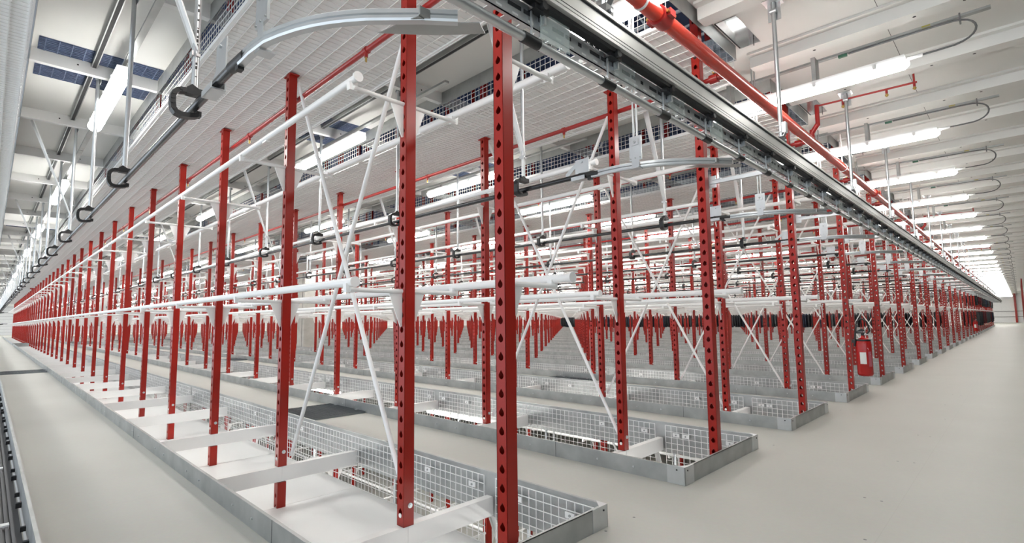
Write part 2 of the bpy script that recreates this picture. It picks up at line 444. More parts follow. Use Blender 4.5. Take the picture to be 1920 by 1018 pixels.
# ------------------------------------------------------------------ racks
def garment_rack(r, dz=0.0, npost=NP, detail=0, label='', rails=True, group='red garment racks in parallel rows'):
    t = thing('garment_rack', label, 'garment rack', (0, rowy(r), dz), group)
    e = ob('end_post', ENDPOST, t, (PX[0], 0, 0))
    for z in AZ: ob('arm', ARM[1], e, (0, 0, z))
    for i in range(1, npost + 1):
        if i <= detail:
            p = ob('post', POST, t, (PX[i], 0, 0))
            for sy in (-1, 1):
                for z in AZ: ob('arm', ARM[sy], p, (0, 0, z))
        else:
            ob('post', POSTARM, t, (PX[i], 0, 0))
        ob('cross_beam', BEAM, t, (PX[i], 0, 0))
    if rails:
        for z in (1.190, 2.207):
            ob('rail', RAIL_NEAR, t, (0, -0.325, z)); ob('rail', RAIL_FAR, t, (0, 0.325, z))
    ob('brace', BR1, t); ob('brace', BR2, t)
    return t
DET = {0: 24, 1: 18, 2: 14, 3: 10, 4: 6, 5: 4}
for r in range(NR):
    if r == 0: lab = 'red perforated garment rack nearest the camera, running along the whole left side'
    elif r == 3: lab = 'red garment rack whose end post has the fire extinguisher hung on it'
    elif r == 15: lab = 'red garment rack far back, the first one hung with dark garments'
    elif r > 15: lab = 'far red garment rack hung with garments, %s from the camera' % nth(r + 1)
    else: lab = 'red perforated garment rack with white arms, %s from the camera' % nth(r + 1)
    garment_rack(r, 0, NP, DET.get(r, 0), lab)
    if r == 0:
        for z in (1.19, 2.207):
            m = MB(); m.cyl((XL+0.05, -0.325, z), (XL-0.1, -0.62, z-0.01), 0.02, 8, 0); m.cyl((XL-0.1, -0.60, z-0.01), (XL-0.25, -1.05, z-0.07), 0.04, 8, 1, r2=0.06)
            ob('end_handle', m.mesh('end_handle', [BLACK, BLACK]), bpy.data.objects['garment_rack'])
# storey below, seen through the wire at the pits, and storey above
for r in range(-1, 4):
    w = 'in front of the nearest rack' if r < 0 else 'under ' + rack_phrase(r)
    garment_rack(r, -P, 12, 0, 'red rack on the storey below, seen through the pit %s' % w, True, 'red racks on the storey below')
for r in range(-1, 5):
    w = 'left of the nearest rack' if r < 0 else 'above ' + rack_phrase(r)
    garment_rack(r, P, 13, 0, 'red rack on the storey above, glimpsed through wire %s' % w, True, 'red racks on the storey above')
# pits with kerbs, and the matching white decks under the ceiling
for r in range(-1, NR):
    w = 'the aisle left of camera' if r < 0 else rack_phrase(r)
    t = thing('pit_kerb', 'galvanised kerb with wire sides round the pit of %s' % w, 'kerb', (0, rowy(r) if r >= 0 else -1.302 - YB, 0), 'kerbed pits under the racks')
    if r < 0:
        ob('kerb_strip', K_F, t); ob('ribbed_liner', LINER, t)
    else: add_kerb(t, 0); add_deck(t, r, -P)
    t = thing('ceiling_deck', 'white wire-backed deck hanging under the ceiling over %s' % w, 'ceiling deck', (0, rowy(r), 0), 'white decks under the ceiling')
    add_deck(t, r, 0); add_kerb(t, P)
for r in (-1, 0, 1, 2):
    pass

# ------------------------------------------------------------------ gratings
def grate_mesh(w, d):
    m = MB(); t = 0.003; h = 0.022
    n = int(w / 0.033)
    for i in range(n + 1):
        x = -w/2 + w*i/n; m.box(x-t/2, x+t/2, -d/2, d/2, 0.002, h)
    k = int(d / 0.05)
    for i in range(k + 1):
        y = -d/2 + d*i/k; m.box(-w/2, w/2, y-t/2, y+t/2, 0.004, h-0.001)
    m.box(-w/2, w/2, -d/2, d/2, 0.0006, 0.002, 0)
    for sx in (-1, 1):
        m.box(sx*w*0.3-0.02, sx*w*0.3+0.02, d/2-0.03, d/2, h, h+0.004, 1)
    return m.mesh('floor_grating', [GRATE, BRIGHT])
GR = grate_mesh(0.82, R + YF - YB - 0.012)
for a, x, lab in ((1, -4.12, 'dark steel grating laid across the aisle right behind the nearest rack'), (0, -13.9, 'narrow-looking dark grating across the left-hand foreground aisle'),
                  (3, -3.9, 'dark steel grating across the aisle behind the third rack'), (2, -13.9, 'grating across the aisle behind the second rack, far to the left')):
    tag(ob('floor_grating', GR, None, (x, aisley(a), 0)), lab, 'grating', 'floor gratings across the aisles')
# grating strips in the floor above, blue daylight from upstairs painted into them
m = MB(); w = 0.84; d = R + YF - YB - 0.012
m.box(-w/2, w/2, -d/2, d/2, -0.0275, -0.026, 0)
for i in range(26): x = -w/2 + w*(i+0.5)/26; m.box(x-0.0025, x+0.0025, -d/2, d/2, -0.034, -0.0275, 1)
for i in range(10): y = -d/2 + d*(i+0.5)/10; m.box(-w/2, w/2, y-0.004, y+0.004, -0.032, -0.0275, 1)
BG = m.mesh('ceiling_grating', [mat('daylight_tinted_sheet', (0.075, 0.105, 0.19), 0.5, 0.3), mat('daylight_tinted_bars', (0.15, 0.19, 0.29), 0.5, 0.3)])
for a in range(0, 4):
    for x in (-4.1, -13.9):
        tag(ob('ceiling_grating', BG, None, (x, aisley(a), P)), 'daylight-blue grating panel in the ceiling over %s, %s one' % (aisle_phrase(a), 'nearer' if x > -9 else 'farther'), 'ceiling grating', 'gratings in the ceiling')

# ------------------------------------------------------------------ trolley rails and their hooks
def tz(x): return 1.893 + 0.0050 * min(abs(x), 12.0)
def aisle_rail(a, dz=0.0, label='', xl=XL, group='black trolley rails over the aisles'):
    y = aisley(a); t = thing('trolley_rail', label, 'rail', (0, y, dz), group)
    ob('tube', RT if xl == XL else RT_S, t); ob('curve', RC, t); ob('splice', RS, t); ob('bracket', RBK[a == 0], t); ob('hanger_plate', RPL[a == 0], t); ob('switch_tongue', RTG, t)
    return t
def tube_to(xl):
    m = MB(); pts = [(x, 0, tz(x)) for x in (-0.31, -12.0, xl)]
    n = 12; m.sweep(pts, [(0.0165*math.cos(2*math.pi*i/n), 0.0165*math.sin(2*math.pi*i/n)) for i in range(n)], 0, smooth=True)
    m.cyl((xl-0.35, 0, tz(xl)+0.01), (xl, 0, tz(xl)), 0.02, 8)
    return m.mesh('tube', [TUBE])
RT = tube_to(XL); RT_S = tube_to(-17.0)
m = MB(); pts = [(-0.32, 0.0), (-0.22, 0.001), (-0.117, 0.010), (-0.05, 0.029), (0.016, 0.053), (0.067, 0.077), (0.117, 0.106), (0.16, 0.136), (0.205, 0.172), (0.261, 0.228), (0.318, 0.285), (0.385, 0.365)]
cr = [(x, y, 1.885) for x, y in pts]
m.sweep(cr, [(-0.011,-0.019),(0.011,-0.019),(0.014,-0.012),(0.014,-0.003),(0.009,0.0),(0.014,0.003),(0.014,0.015),(0.008,0.020),(-0.008,0.020),(-0.014,0.015),(-0.014,-0.012)], 0, smooth=False)
RC = m.mesh('curve', [BRIGHT])
m = MB(); m.cyl((-0.42, 0, 1.8945), (-0.27, 0, 1.886), 0.0195, 10); m.box(-0.35, -0.32, -0.01, 0.01, 1.856, 1.875); RS = m.mesh('splice', [BLACK])
def bracket_mesh(x0, x1, z1):
    m = MB(); m.box(x0, x1, 0.020, 0.0255, 1.872, z1); m.box(x0, x1, -0.024, 0.0255, 1.866, 1.872); m.box(x0, x1, -0.026, -0.022, 1.866, 1.89)
    m.prism([(x0-0.07, 1.905), (x0, 1.96), (x0, 1.99), (x0-0.08, 1.935)], 'y', 0.0205, 0.0235)
    m.cyl(((x0+x1)/2, 0.020, z1-0.02), ((x0+x1)/2, 0.012, z1-0.02), 0.008, 6)
    return m.mesh('bracket', [BRIGHT])
RBK = {True: bracket_mesh(-0.685, -0.565, 2.085), False: bracket_mesh(-0.465, -0.36, 2.01)}
def plate_mesh(x0, x1, z0, z1):
    m = MB(); c = (x0 + x1) / 2
    m.box(x0, x1, 0.010, 0.018, z0, z1); m.box(c-0.024, c+0.024, 0.008, 0.012, 1.868, z0+0.01); m.box(c-0.024, c+0.024, 0.0, 0.05, 1.861, 1.868)
    m.box(c-0.022, c+0.022, 0.004, 0.010, z1-0.055, z1-0.018); m.cyl((c, 0.010, z1-0.036), (c, 0.0, z1-0.036), 0.008, 6, 1)
    for x in (x0+0.008, c, x1-0.008): m.cyl((x, 0.010, z0+0.012), (x, 0.005, z0+0.012), 0.004, 6, 1)
    for x in (c-0.011, c+0.011): m.cyl((x, 0.016, z1-0.015), (x, 0.016, 3.20), 0.0065, 8, 0)
    return m.mesh('hanger_plate', [BRIGHT, GALV])
RPL = {True: plate_mesh(-0.225, -0.125, 1.955, 2.10), False: plate_mesh(-0.060, 0.018, 1.91, 2.052)}
m = MB(); m.prism([(0.175, 0.225), (0.335, 0.262), (0.33, 0.31), (0.43, 0.41), (0.40, 0.46), (0.29, 0.36)], 'z', 1.868, 1.8705)
m.prism([(0.33, 0.31), (0.345, 0.325), (0.345, 0.26), (0.335, 0.262)], 'z', 1.8705, 1.895)
RTG = m.mesh('switch_tongue', [GALV])
# the C hook: a ribbed black bow in the plane across the rail
def hook_mesh():
    m = MB()
    path = [(0.028, 0.060), (0.0, 0.064), (-0.036, 0.064), (-0.060, 0.058), (-0.073, 0.044), (-0.077, 0.026), (-0.077, 0.0), (-0.074, -0.022), (-0.064, -0.036), (-0.046, -0.042), (-0.018, -0.040), (0.006, -0.034), (0.018, -0.026)]
    m.sweep([(0, y, z) for y, z in path], [(-0.0095,-0.019),(0.0095,-0.019),(0.0095,0.019),(-0.0095,0.019)], 0, up=(1,0,0))
    m.box(-0.020, 0.020, -0.030, 0.036, 0.052, 0.080)
    m.prism([(-0.030, 0.080), (-0.012, 0.096), (0.016, 0.080)], 'x', -0.016, 0.016)
    m.box(-0.016, 0.016, 0.008, 0.026, -0.036, -0.014)
    for y, z in ((-0.077, 0.040), (-0.079, 0.020), (-0.079, 0.0), (-0.074, -0.024), (-0.05, 0.064)):
        m.cyl((-0.022, y, z), (0.022, y, z), 0.007, 8, 0)
    return m.mesh('hook', [BLACK])
HOOK = hook_mesh()
def rod_mesh(name):
    m = MB(); m.cyl((0, 0, 0.07), (0, 0, 1.23), 0.0135, 12, 0)
    m.box(-0.045, 0.045, 0.014, 0.018, 1.135, 1.255, 0)
    m.cyl((-0.02, -0.002, 1.18), (0.02, -0.002, 1.18), 0.018, 8, 0); m.cyl((-0.02, -0.002, 1.215), (0.02, -0.002, 1.215), 0.016, 8, 0)
    return m.mesh(name, [BRIGHT, BLACK])
ROD = rod_mesh('rod')
m = MB()
zz = 0.13
rr = random.Random(3)
while zz < 0.9:
    h = rr.choice((0.004, 0.009, 0.014)); m.box(0.0125, 0.0142, -0.004, 0.003, zz, zz+h); zz += h + rr.choice((0.006, 0.012, 0.03))
MARK = m.mesh('print_marks', [BLACK])
m = MB(); m.prism([(0.0, 0.26), (0.0, 0.23), (-0.365, 1.20), (-0.345, 1.22)], 'x', -0.018, -0.015); m.prism([(0.0, 0.245), (0.0, 0.26), (-0.345, 1.22), (-0.35, 1.205)], 'x', -0.018, 0.022); m.box(-0.02, 0.02, -0.004, 0.012, 0.22, 0.232, 1); m.box(-0.02, 0.02, -0.02, -0.014, 0.22, 0.24, 1)
SWAY = m.mesh('sway_brace', [WHITE, BRIGHT])
def hanger(a, k, dz, label, group):
    x = -0.90 - k * S
    t = thing('rail_hanger', label, 'rail hanger', (x, aisley(a), tz(x) + dz), group)
    rd = ob('rod', ROD, t); rd.scale = (1, 1, (P - 0.02 - tz(x)) / 1.255)
    ob('hook', HOOK, t)
    if k % 3 == 0: ob('sway_brace', SWAY, t)
    if k == 0 and a == 0: ob('print_marks', MARK, t)
    return t
NH = {0: 38, 1: 36, 2: 34, 3: 32, 4: 10, 5: 26, 6: 22, 7: 20, 8: 16, 9: 12, 10: 10, 11: 8}
for a in range(0, NR):
    aisle_rail(a, 0, 'black tube rail with silver curved end over %s' % aisle_phrase(a), -17.0 if a == 4 else XL)
    for k in range(NH.get(a, 0)):
        hanger(a, k, 0, 'black C hook on rod, %s from the right over %s' % (nth(k+1), aisle_phrase(a)), 'C hook hangers along the trolley rails')
# the remaining far hangers, past the 300 nearest ones
hm = MB()
def far_hook(m, x, y, z):
    m.box(x-0.012, x+0.012, y-0.02, y+0.02, z+0.055, z+0.08, 0); m.box(x-0.012, x+0.012, y-0.07, y-0.045, z-0.04, z+0.075, 0); m.box(x-0.012, x+0.012, y-0.06, y+0.02, z-0.045, z-0.022, 0)
    m.cyl((x, y, z+0.07), (x, y, P-0.03), 0.0135, 5, 1, caps=False)
for a in range(0, NR):
    if a == 4: continue
    for k in range(NH.get(a, 0), 38):
        x = -0.90 - k*S; far_hook(hm, x, aisley(a), tz(x))
o = ob('rail_hangers', hm.mesh('rail_hangers', [BLACK, BRIGHT])); o['kind'] = 'stuff'; o['label'] = 'the many far C hook hangers deep in the hall'; o['category'] = 'rail hanger'
# storey below: rails and hooks seen down through the pits
for a in range(0, 4):
    aisle_rail(a, -P, 'black trolley rail on the storey below, before %s' % rack_phrase(a), -17.0, 'trolley rails on the storey below')
    for k in range(3):
        hanger(a, k, -P, 'C hook on the storey below, %s from the right, before %s' % (nth(k+1), rack_phrase(a)), 'C hook hangers on the storey below')

# ------------------------------------------------------------------ ceiling channels and lamps
m = MB()
for i in range(1, NP):
    x1 = PX[i] - 0.025; x0 = PX[i+1] + 0.025
    m.box(x0, x1, -0.02, 0.02, -0.066, -0.025, 0); m.box(x0, x1, -0.013, 0.013, -0.0665, -0.066, 1)
CH = m.mesh('ceiling_channel', [GALV, DARK])
for a in range(0, NR):
    tag(ob('ceiling_channel', CH, None, (0, aisley(a) - 0.045, P)), 'galvanised channel running along the ceiling over %s' % aisle_phrase(a), 'channel', 'ceiling channels over the aisles')
def lamp_parts(Ln):
    h = MB(); h.box(-Ln/2+0.02, Ln/2-0.02, -0.045, 0.045, 0.03, 0.075)
    for x in (-0.6, -0.2, 0.2, 0.6): h.box(x-0.012, x+0.012, -0.058, -0.044, 0.02, 0.05); h.box(x-0.012, x+0.012, 0.044, 0.058, 0.02, 0.05)
    d = MB(); pr = []
    for i in range(9):
        w = math.pi * i / 8; pr.append((0.055*math.cos(w), 0.03 - 0.052*math.sin(w)))
    n = len(pr); vs = []
    for x, k in ((-Ln/2, 0.55), (-Ln/2+0.03, 1.0), (Ln/2-0.03, 1.0), (Ln/2, 0.55)):
        for u, w in pr: vs.append((x, u*k, 0.03 + (w-0.03)*k))
    fs = [(i*n+j, i*n+j+1, (i+1)*n+j+1, (i+1)*n+j) for i in range(3) for j in range(n-1)]
    d.add(vs, fs, 0, True); d.add(vs[:n], [tuple(range(n))]); d.add(vs[3*n:], [tuple(range(n))[::-1]])
    d.add([vs[n], vs[2*n-1], vs[3*n-1], vs[2*n]], [(0,1,2,3)])
    return h.mesh('housing', [HOUSING]), d.mesh('diffuser', [LAMP]), d.mesh('diffuser_right', [LAMPR])
LH, LD, LDR = lamp_parts(1.60)
m = MB(); m.box(-2.17, 2.17, 0.030-0.021, 0.030+0.021, 0.140, 0.160); m.box(-0.55, -0.53, 0.02, 0.04, 0.07, 0.14); m.box(0.53, 0.55, 0.02, 0.04, 0.07, 0.14); LS = m.mesh('mounting_strip', [GALV])
# right-hand aisle: conduit strip with cable loop
m = MB(); m.box(-0.9, 1.25, 0.075, 0.115, 0.275, 0.292); m.box(0.18, 0.21, -0.02, 0.09, 0.07, 0.28); m.box(-0.5, -0.47, -0.02, 0.09, 0.07, 0.28); LC = m.mesh('mounting_strip', [GALV])
m = MB()
cp = [(0.80, 0.0, 0.05), (0.95, 0.0, 0.05)]
for i in range(1, 12):
    w = math.pi * i / 12; cp.append((1.00 + 0.17*math.sin(w)**0.8, 0.095*(1-math.cos(w))/2, 0.05 + 0.218*(1-math.cos(w))/2))
cp += [(0.95, 0.095, 0.268), (0.85, 0.095, 0.268), (0.42, 0.095, 0.268)]
m.sweep(cp, [(0.007*math.cos(math.pi*i/3), 0.007*math.sin(math.pi*i/3)) for i in range(6)], 0, smooth=True)
m.cyl((0.79, 0, 0.05), (0.88, 0, 0.05), 0.014, 8, 3); m.box(0.35, 0.41, 0.085, 0.108, 0.256, 0.275, 1); m.box(0.88, 0.93, 0.085, 0.104, 0.2745, 0.2750, 2)
m.box(0.88, 0.93, 0.0735, 0.0748, 0.279, 0.289, 2); m.box(1.085, 1.095, 0.07, 0.12, 0.235, 0.30, 0)
LCB = m.mesh('cable', [CABLE, GREEN, YELLOW, HOUSING])
LZ = 2.905
def lamp(a, k, dz, label, group, right=False):
    z = 2.80 if right else LZ; x = 0.26 if right else -4.05 - (k-1) * 4.36; y = aisley(a) + (0.0 if right else 0.07)
    t = thing('ceiling_lamp', label, 'lamp', (x, y, z + dz), group)
    ob('housing', LH, t); ob('diffuser', LDR if right else LD, t)
    if right: ob('mounting_strip', LC, t); ob('cable', LCB, t)
    else: ob('mounting_strip', LS, t)
    return t
for a in range(0, NR + 10):
    lamp(a, 0, 0, 'lit tube lamp with cable loop over right aisle, %s from the camera' % nth(a+1), 'tube lamps over the right aisle', True)
def nlamp(a): return 18 if a < 3 else 14 if a < 6 else 10 if a < 13 else 6
for a in range(0, NR):
    for k in range(1, nlamp(a)):
        lamp(a, k, 0, 'lit tube lamp, %s from the right over %s' % (nth(k), aisle_phrase(a)), 'tube lamps along the aisles')
fl = MB()
for a in range(3, NR + 10):
    for k in range(nlamp(a) if a < NR else 1, 18):
        x = -4.05 - (k-1)*4.36; y = aisley(a) + 0.07
        fl.box(x-0.8, x+0.8, y-0.05, y+0.05, LZ-0.02, LZ+0.03, 0); fl.box(x-0.78, x+0.78, y-0.04, y+0.04, LZ+0.03, LZ+0.075, 1); fl.box(x-0.55, x-0.53, y-0.01, y+0.01, LZ+0.07, P-0.13, 1); fl.box(x+0.53, x+0.55, y-0.01, y+0.01, LZ+0.07, P-0.13, 1)
o = ob('ceiling_lamps', fl.mesh('ceiling_lamps', [LAMP, HOUSING])); o['kind'] = 'stuff'; o['label'] = 'the many far lit tube lamps deep in the hall'; o['category'] = 'lamp'
for a in range(0, 4):
    for k in (1, 2):
        lamp(a, k, -P, 'lit tube lamp on the storey below before %s, %s one' % (rack_phrase(a), 'nearer' if k == 1 else 'farther'), 'tube lamps on the storey below')
    lamp(a, 0, -P, 'lit tube lamp below the right aisle floor, before %s' % rack_phrase(a), 'tube lamps on the storey below', True)

# ------------------------------------------------------------------ overhead conveyor along the right aisle
CX = 0.445
conv = thing('overhead_conveyor', 'long overhead conveyor with pale aluminium track running along the right aisle', 'conveyor', (CX, 0, 0))
Y0, Y1 = -3.0, 58.0
m = MB()
m.box(0.004, 0.045, Y0, Y1, 2.045, 2.118, 0); m.box(-0.002, 0.052, Y0, Y1, 2.110, 2.122, 0); m.box(0.004, 0.050, Y0, Y1, 2.036, 2.046, 0); m.box(0.004, 0.053, Y0, Y1, 2.018, 2.030, 0)
m.box(0.0452, 0.047, Y0, Y1, 2.102, 2.110, 1); m.box(0.0452, 0.047, Y0, Y1, 2.047, 2.053, 1); m.box(0.005, 0.047, Y0, Y1, 2.030, 2.036, 1)
ob('track', m.mesh('track', [ALU, DARK]), conv)
m = MB(); m.box(0.006, 0.036, Y0, Y1, 2.002, 2.018); ob('chain_guide', m.mesh('chain_guide', [BLACK]), conv)
# slotted galvanised angle: upright web with dark slots, lower flange open between its webs
m = MB(); y = Y0; k = 0
m.box(-0.004, -0.001, Y0, Y1, 1.938, 2.004, 0); m.box(-0.050, -0.036, Y0, Y1, 1.938, 1.941, 0); m.box(-0.016, -0.001, Y0, Y1, 1.938, 1.941, 0)
while y < Y1:
    m.box(-0.036, -0.016, y, y+0.030, 1.938, 1.941, 0)
    L = (0.060, 0.030, 0.020)[k % 3]; m.box(-0.0010, -0.0002, y, y+L, 1.970, 1.984, 1)
    m.box(-0.0010, -0.0003, y+0.02, y+0.045, 1.947, 1.954, 2); y += 0.071; k += 1  # white dashes paint the light showing through the lower slots
ob('slotted_angle', m.mesh('slotted_angle', [BRIGHT, DARK, WHITE]), conv)
n = 10; m = MB(); m.sweep([(0.01, Y0, 1.880), (0.01, Y1, 1.880)], [(0.0155*math.cos(2*math.pi*i/n), 0.0155*math.sin(2*math.pi*i/n)) for i in range(n)], 0, smooth=True)
ob('carrying_tube', m.mesh('carrying_tube', [BRIGHT]), conv)
m = MB()
m.box(-0.030, 0.030, -0.035, 0.035, 1.985, 2.022, 0); m.box(-0.040, -0.026, -0.045, 0.03, 1.965, 2.01, 0); m.cyl((-0.045, 0, 2.0), (0.045, 0, 2.0), 0.014, 10, 0)
m.box(-0.028, -0.0255, 0.02, 0.2625, 1.992, 2.0, 1)
for q in (0.05, 0.155, 0.26): m.box(-0.028, -0.0255, q, q+0.0025, 1.888, 2.0, 1)
m.box(0.012, 0.0145, 0.01, 0.16, 1.905, 2.004, 2); m.box(-0.022, 0.022, 0.02, 0.03, 1.955, 1.99, 1); m.box(-0.03, 0.018, 0.045, 0.055, 1.890, 1.90, 0)
m.cyl((0.01, -0.075, 1.880), (0.01, 0.0, 1.880), 0.0185, 10, 0); m.box(0.004, 0.010, -0.030, -0.024, 1.89, 1.99, 1)
CARR = m.mesh('carrier', [BLACK, BRIGHT, CLEAR])
CARR2 = CARR.copy()
CARR2.materials[2] = CLEAR2
for k in range(99): ob('carrier', CARR if k % 3 == 1 else CARR2, conv, (0, 0.11 - 5*0.428 + k * 0.428, 0))
carr_stuff = MB()
for k in range(99, 140):
    y = 0.11 - 5*0.428 + k*0.428; carr_stuff.box(-0.03, 0.03, y-0.035, y+0.035, 1.985, 2.022); carr_stuff.box(0.0, 0.02, y-0.07, y, 1.862, 1.899)
o = ob('carriers', carr_stuff.mesh('carriers', [BLACK]), conv); o['kind'] = 'stuff'
m = MB(); m.cyl((0, 0, 2.16), (0, 0, P - 0.14), 0.014, 12, 0); m.box(-0.04, 0.04, 0.015, 0.02, P-0.26, P-0.135, 0); m.cyl((-0.02, 0, P-0.2), (0.02, 0, P-0.2), 0.018, 8, 0)
m.box(-0.055, 0.055, -0.055, 0.055, P-0.139, P-0.135, 0)
m.box(0.012, 0.035, -0.02, 0.02, 2.19, 2.26, 0); m.cyl((-0.03, -0.012, 2.20), (0.03, -0.012, 2.20), 0.004, 6, 0); m.cyl((-0.03, -0.012, 2.245), (0.03, -0.012, 2.245), 0.004, 6, 0)
m.prism([(0.030, 2.20), (0.036, 2.20), (0.006, 2.15), (0.0, 2.15)], 'y', -0.015, 0.015, 0)
m.box(-0.022, 0.022, -0.026, 0.026, 2.118, 2.165, 1); m.cyl((-0.03, 0.0, 2.14), (0.03, 0.0, 2.14), 0.008, 8, 0)
CH_ = m.mesh('conveyor_hanger', [BRIGHT, BLACK])
for k in range(28):
    tag(ob('conveyor_hanger', CH_, None, (CX + 0.025, 0.05 + k*R, 0)), 'steel hanger rod holding up the conveyor track, %s from the camera' % nth(k+1), 'hanger rod', 'hanger rods of the overhead conveyor')
# strut from each end post to the conveyor
m = MB(); m.box(-0.02, CX - 0.06 + 0.03, -0.012, 0.012, 1.972, 1.998, 0); m.box(-0.06, 0.02, -0.006, 0.006, 1.945, 2.03, 0); m.box(-0.105, 0.01, 0.0, 0.008, 1.945, 2.03, 0); m.box(0.0, 0.06, -0.02, 0.02, 1.998, 2.002, 0)
for x in (-0.08, -0.02): m.cyl((x, 0.0, 2.01), (x, -0.008, 2.01), 0.007, 6, 0)
STR = m.mesh('strut', [BRIGHT])
for r in range(1, NR):
    tag(ob('conveyor_strut', STR, None, (0, rowy(r) + 0.04, -0.022)), 'galvanised strut from the conveyor to the end post of %s' % rack_phrase(r), 'strut', 'struts bracing the conveyor')

# ------------------------------------------------------------------ sprinkler pipes
MX, MZ = 0.165, 2.70
main = thing('sprinkler_main', 'thick orange-red sprinkler main running above the conveyor', 'pipe', (MX, 0, MZ))
m = MB(); m.cyl((0, -3, 0), (0, 58, 0), 0.043, 20, 0); ob('pipe', m.mesh('pipe', [PIPE]), main)
m = MB(); m.cyl((0, -0.05, 0), (0, 0.05, 0), 0.056, 20, 0); m.box(-0.075, -0.05, -0.03, 0.03, -0.02, 0.02, 0); m.box(0.05, 0.075, -0.03, 0.03, -0.02, 0.02, 0)
m.cyl((0.063, -0.045, 0), (0.063, 0.045, 0), 0.009, 8, 1); m.cyl((-0.063, -0.045, 0), (-0.063, 0.045, 0), 0.009, 8, 1)
CPL = m.mesh('coupling', [BPIPE, BRASS])
for y in (1.08, 7.1, 13.1, 19.1, 25.1): ob('coupling', CPL, main, (0, y, 0))
m = MB(); m.cyl((0, -0.008, 0), (0, 0.008, 0), 0.047, 20, 0); m.box(-0.006, 0.006, -0.006, 0.006, 0.045, P-0.14-MZ, 0); CLP = m.mesh('clamp', [HOUSING])
for k in range(12): ob('clamp', CLP, main, (0, 0.86 + k*4.45, 0))
m = MB(); m.cyl((0, 0, 0), (-0.07, 0, 0), 0.024, 12, 0); m.cyl((-0.07, 0, 0), (-0.13, 0, 0), 0.034, 12, 0)
m.cyl((-0.13, 0, 0), (-24.0, 0, 0), 0.0185, 12, 0); m.cyl((-0.09, -0.045, 0.03), (-0.09, 0.045, 0.03), 0.007, 8, 1)
for k in range(11):
    x = -1.5 - k*2.1; m.cyl((x, 0, -0.015), (x, 0, -0.045), 0.012, 8, 0); m.cyl((x, 0, -0.045), (x, 0, -0.075), 0.007, 8, 1); m.cyl((x-0.018, 0, 0), (x+0.018, 0, 0), 0.024, 10, 0)
BRN = m.mesh('sprinkler_branch', [BPIPE, BRASS])
for r in range(0, NR):
    tag(ob('sprinkler_branch', BRN, None, (MX - 0.03, rowy(r) + 0.062, MZ + 0.03)), 'thin red sprinkler branch pipe under the deck over %s' % rack_phrase(r), 'pipe', 'sprinkler branches over the racks')
m = MB(); m.cyl((0, 0, MZ+0.02), (0, 0, MZ+0.13), 0.022, 12, 0); m.cyl((0, 0, MZ+0.10), (0.06, -0.02, MZ+0.17), 0.024, 12, 0); m.cyl((0.06, -0.02, MZ+0.15), (0.06, -0.02, 3.06), 0.02, 12, 0)
m.cyl((0.06, -0.02, 3.05), (0.84, -0.02, 3.03), 0.009, 10, 0)
for x in (0.28, 0.62, 0.82): m.cyl((x, -0.02, 3.035), (x, -0.02, 2.995), 0.010, 8, 0); m.lathe([(0.006, 2.995), (0.014, 2.985), (0.014, 2.975), (0.003, 2.965)], (x, -0.02), 10, 1)
m.cyl((0.82, -0.02, 3.03), (0.82, -0.02, 3.11), 0.008, 8, 0)
DRP = m.mesh('sprinkler_riser', [BPIPE, BRASS])
for k in range(6):
    tag(ob('sprinkler_riser', DRP, None, (MX, 4.10 + k*4*R, 0)), 'red sprinkler riser with thin arm over right aisle, %s from the camera' % nth(k+1), 'pipe', 'sprinkler risers over the right aisle')
# shiny plates let into the ceiling beside the pits
m = MB(); m.box(0, 0.15, 0, 0.50, -0.029, -0.0255, 0); m.box(-0.012, 0, 0, 0.50, -0.0275, -0.0255, 1); m.cyl((0.12, 0.44, -0.029), (0.12, 0.44, -0.075), 0.003, 6, 1)
PLT = m.mesh('ceiling_plate', [mat('polished_zinc', (0.62, 0.64, 0.65), 0.10, 1.0), DARK])
for r in range(0, 14):
    tag(ob('ceiling_plate', PLT, None, (0.02, rowy(r) + 0.18, P)), 'shiny zinc plate in the ceiling by the end of %s' % rack_phrase(r), 'plate', 'zinc plates in the ceiling')

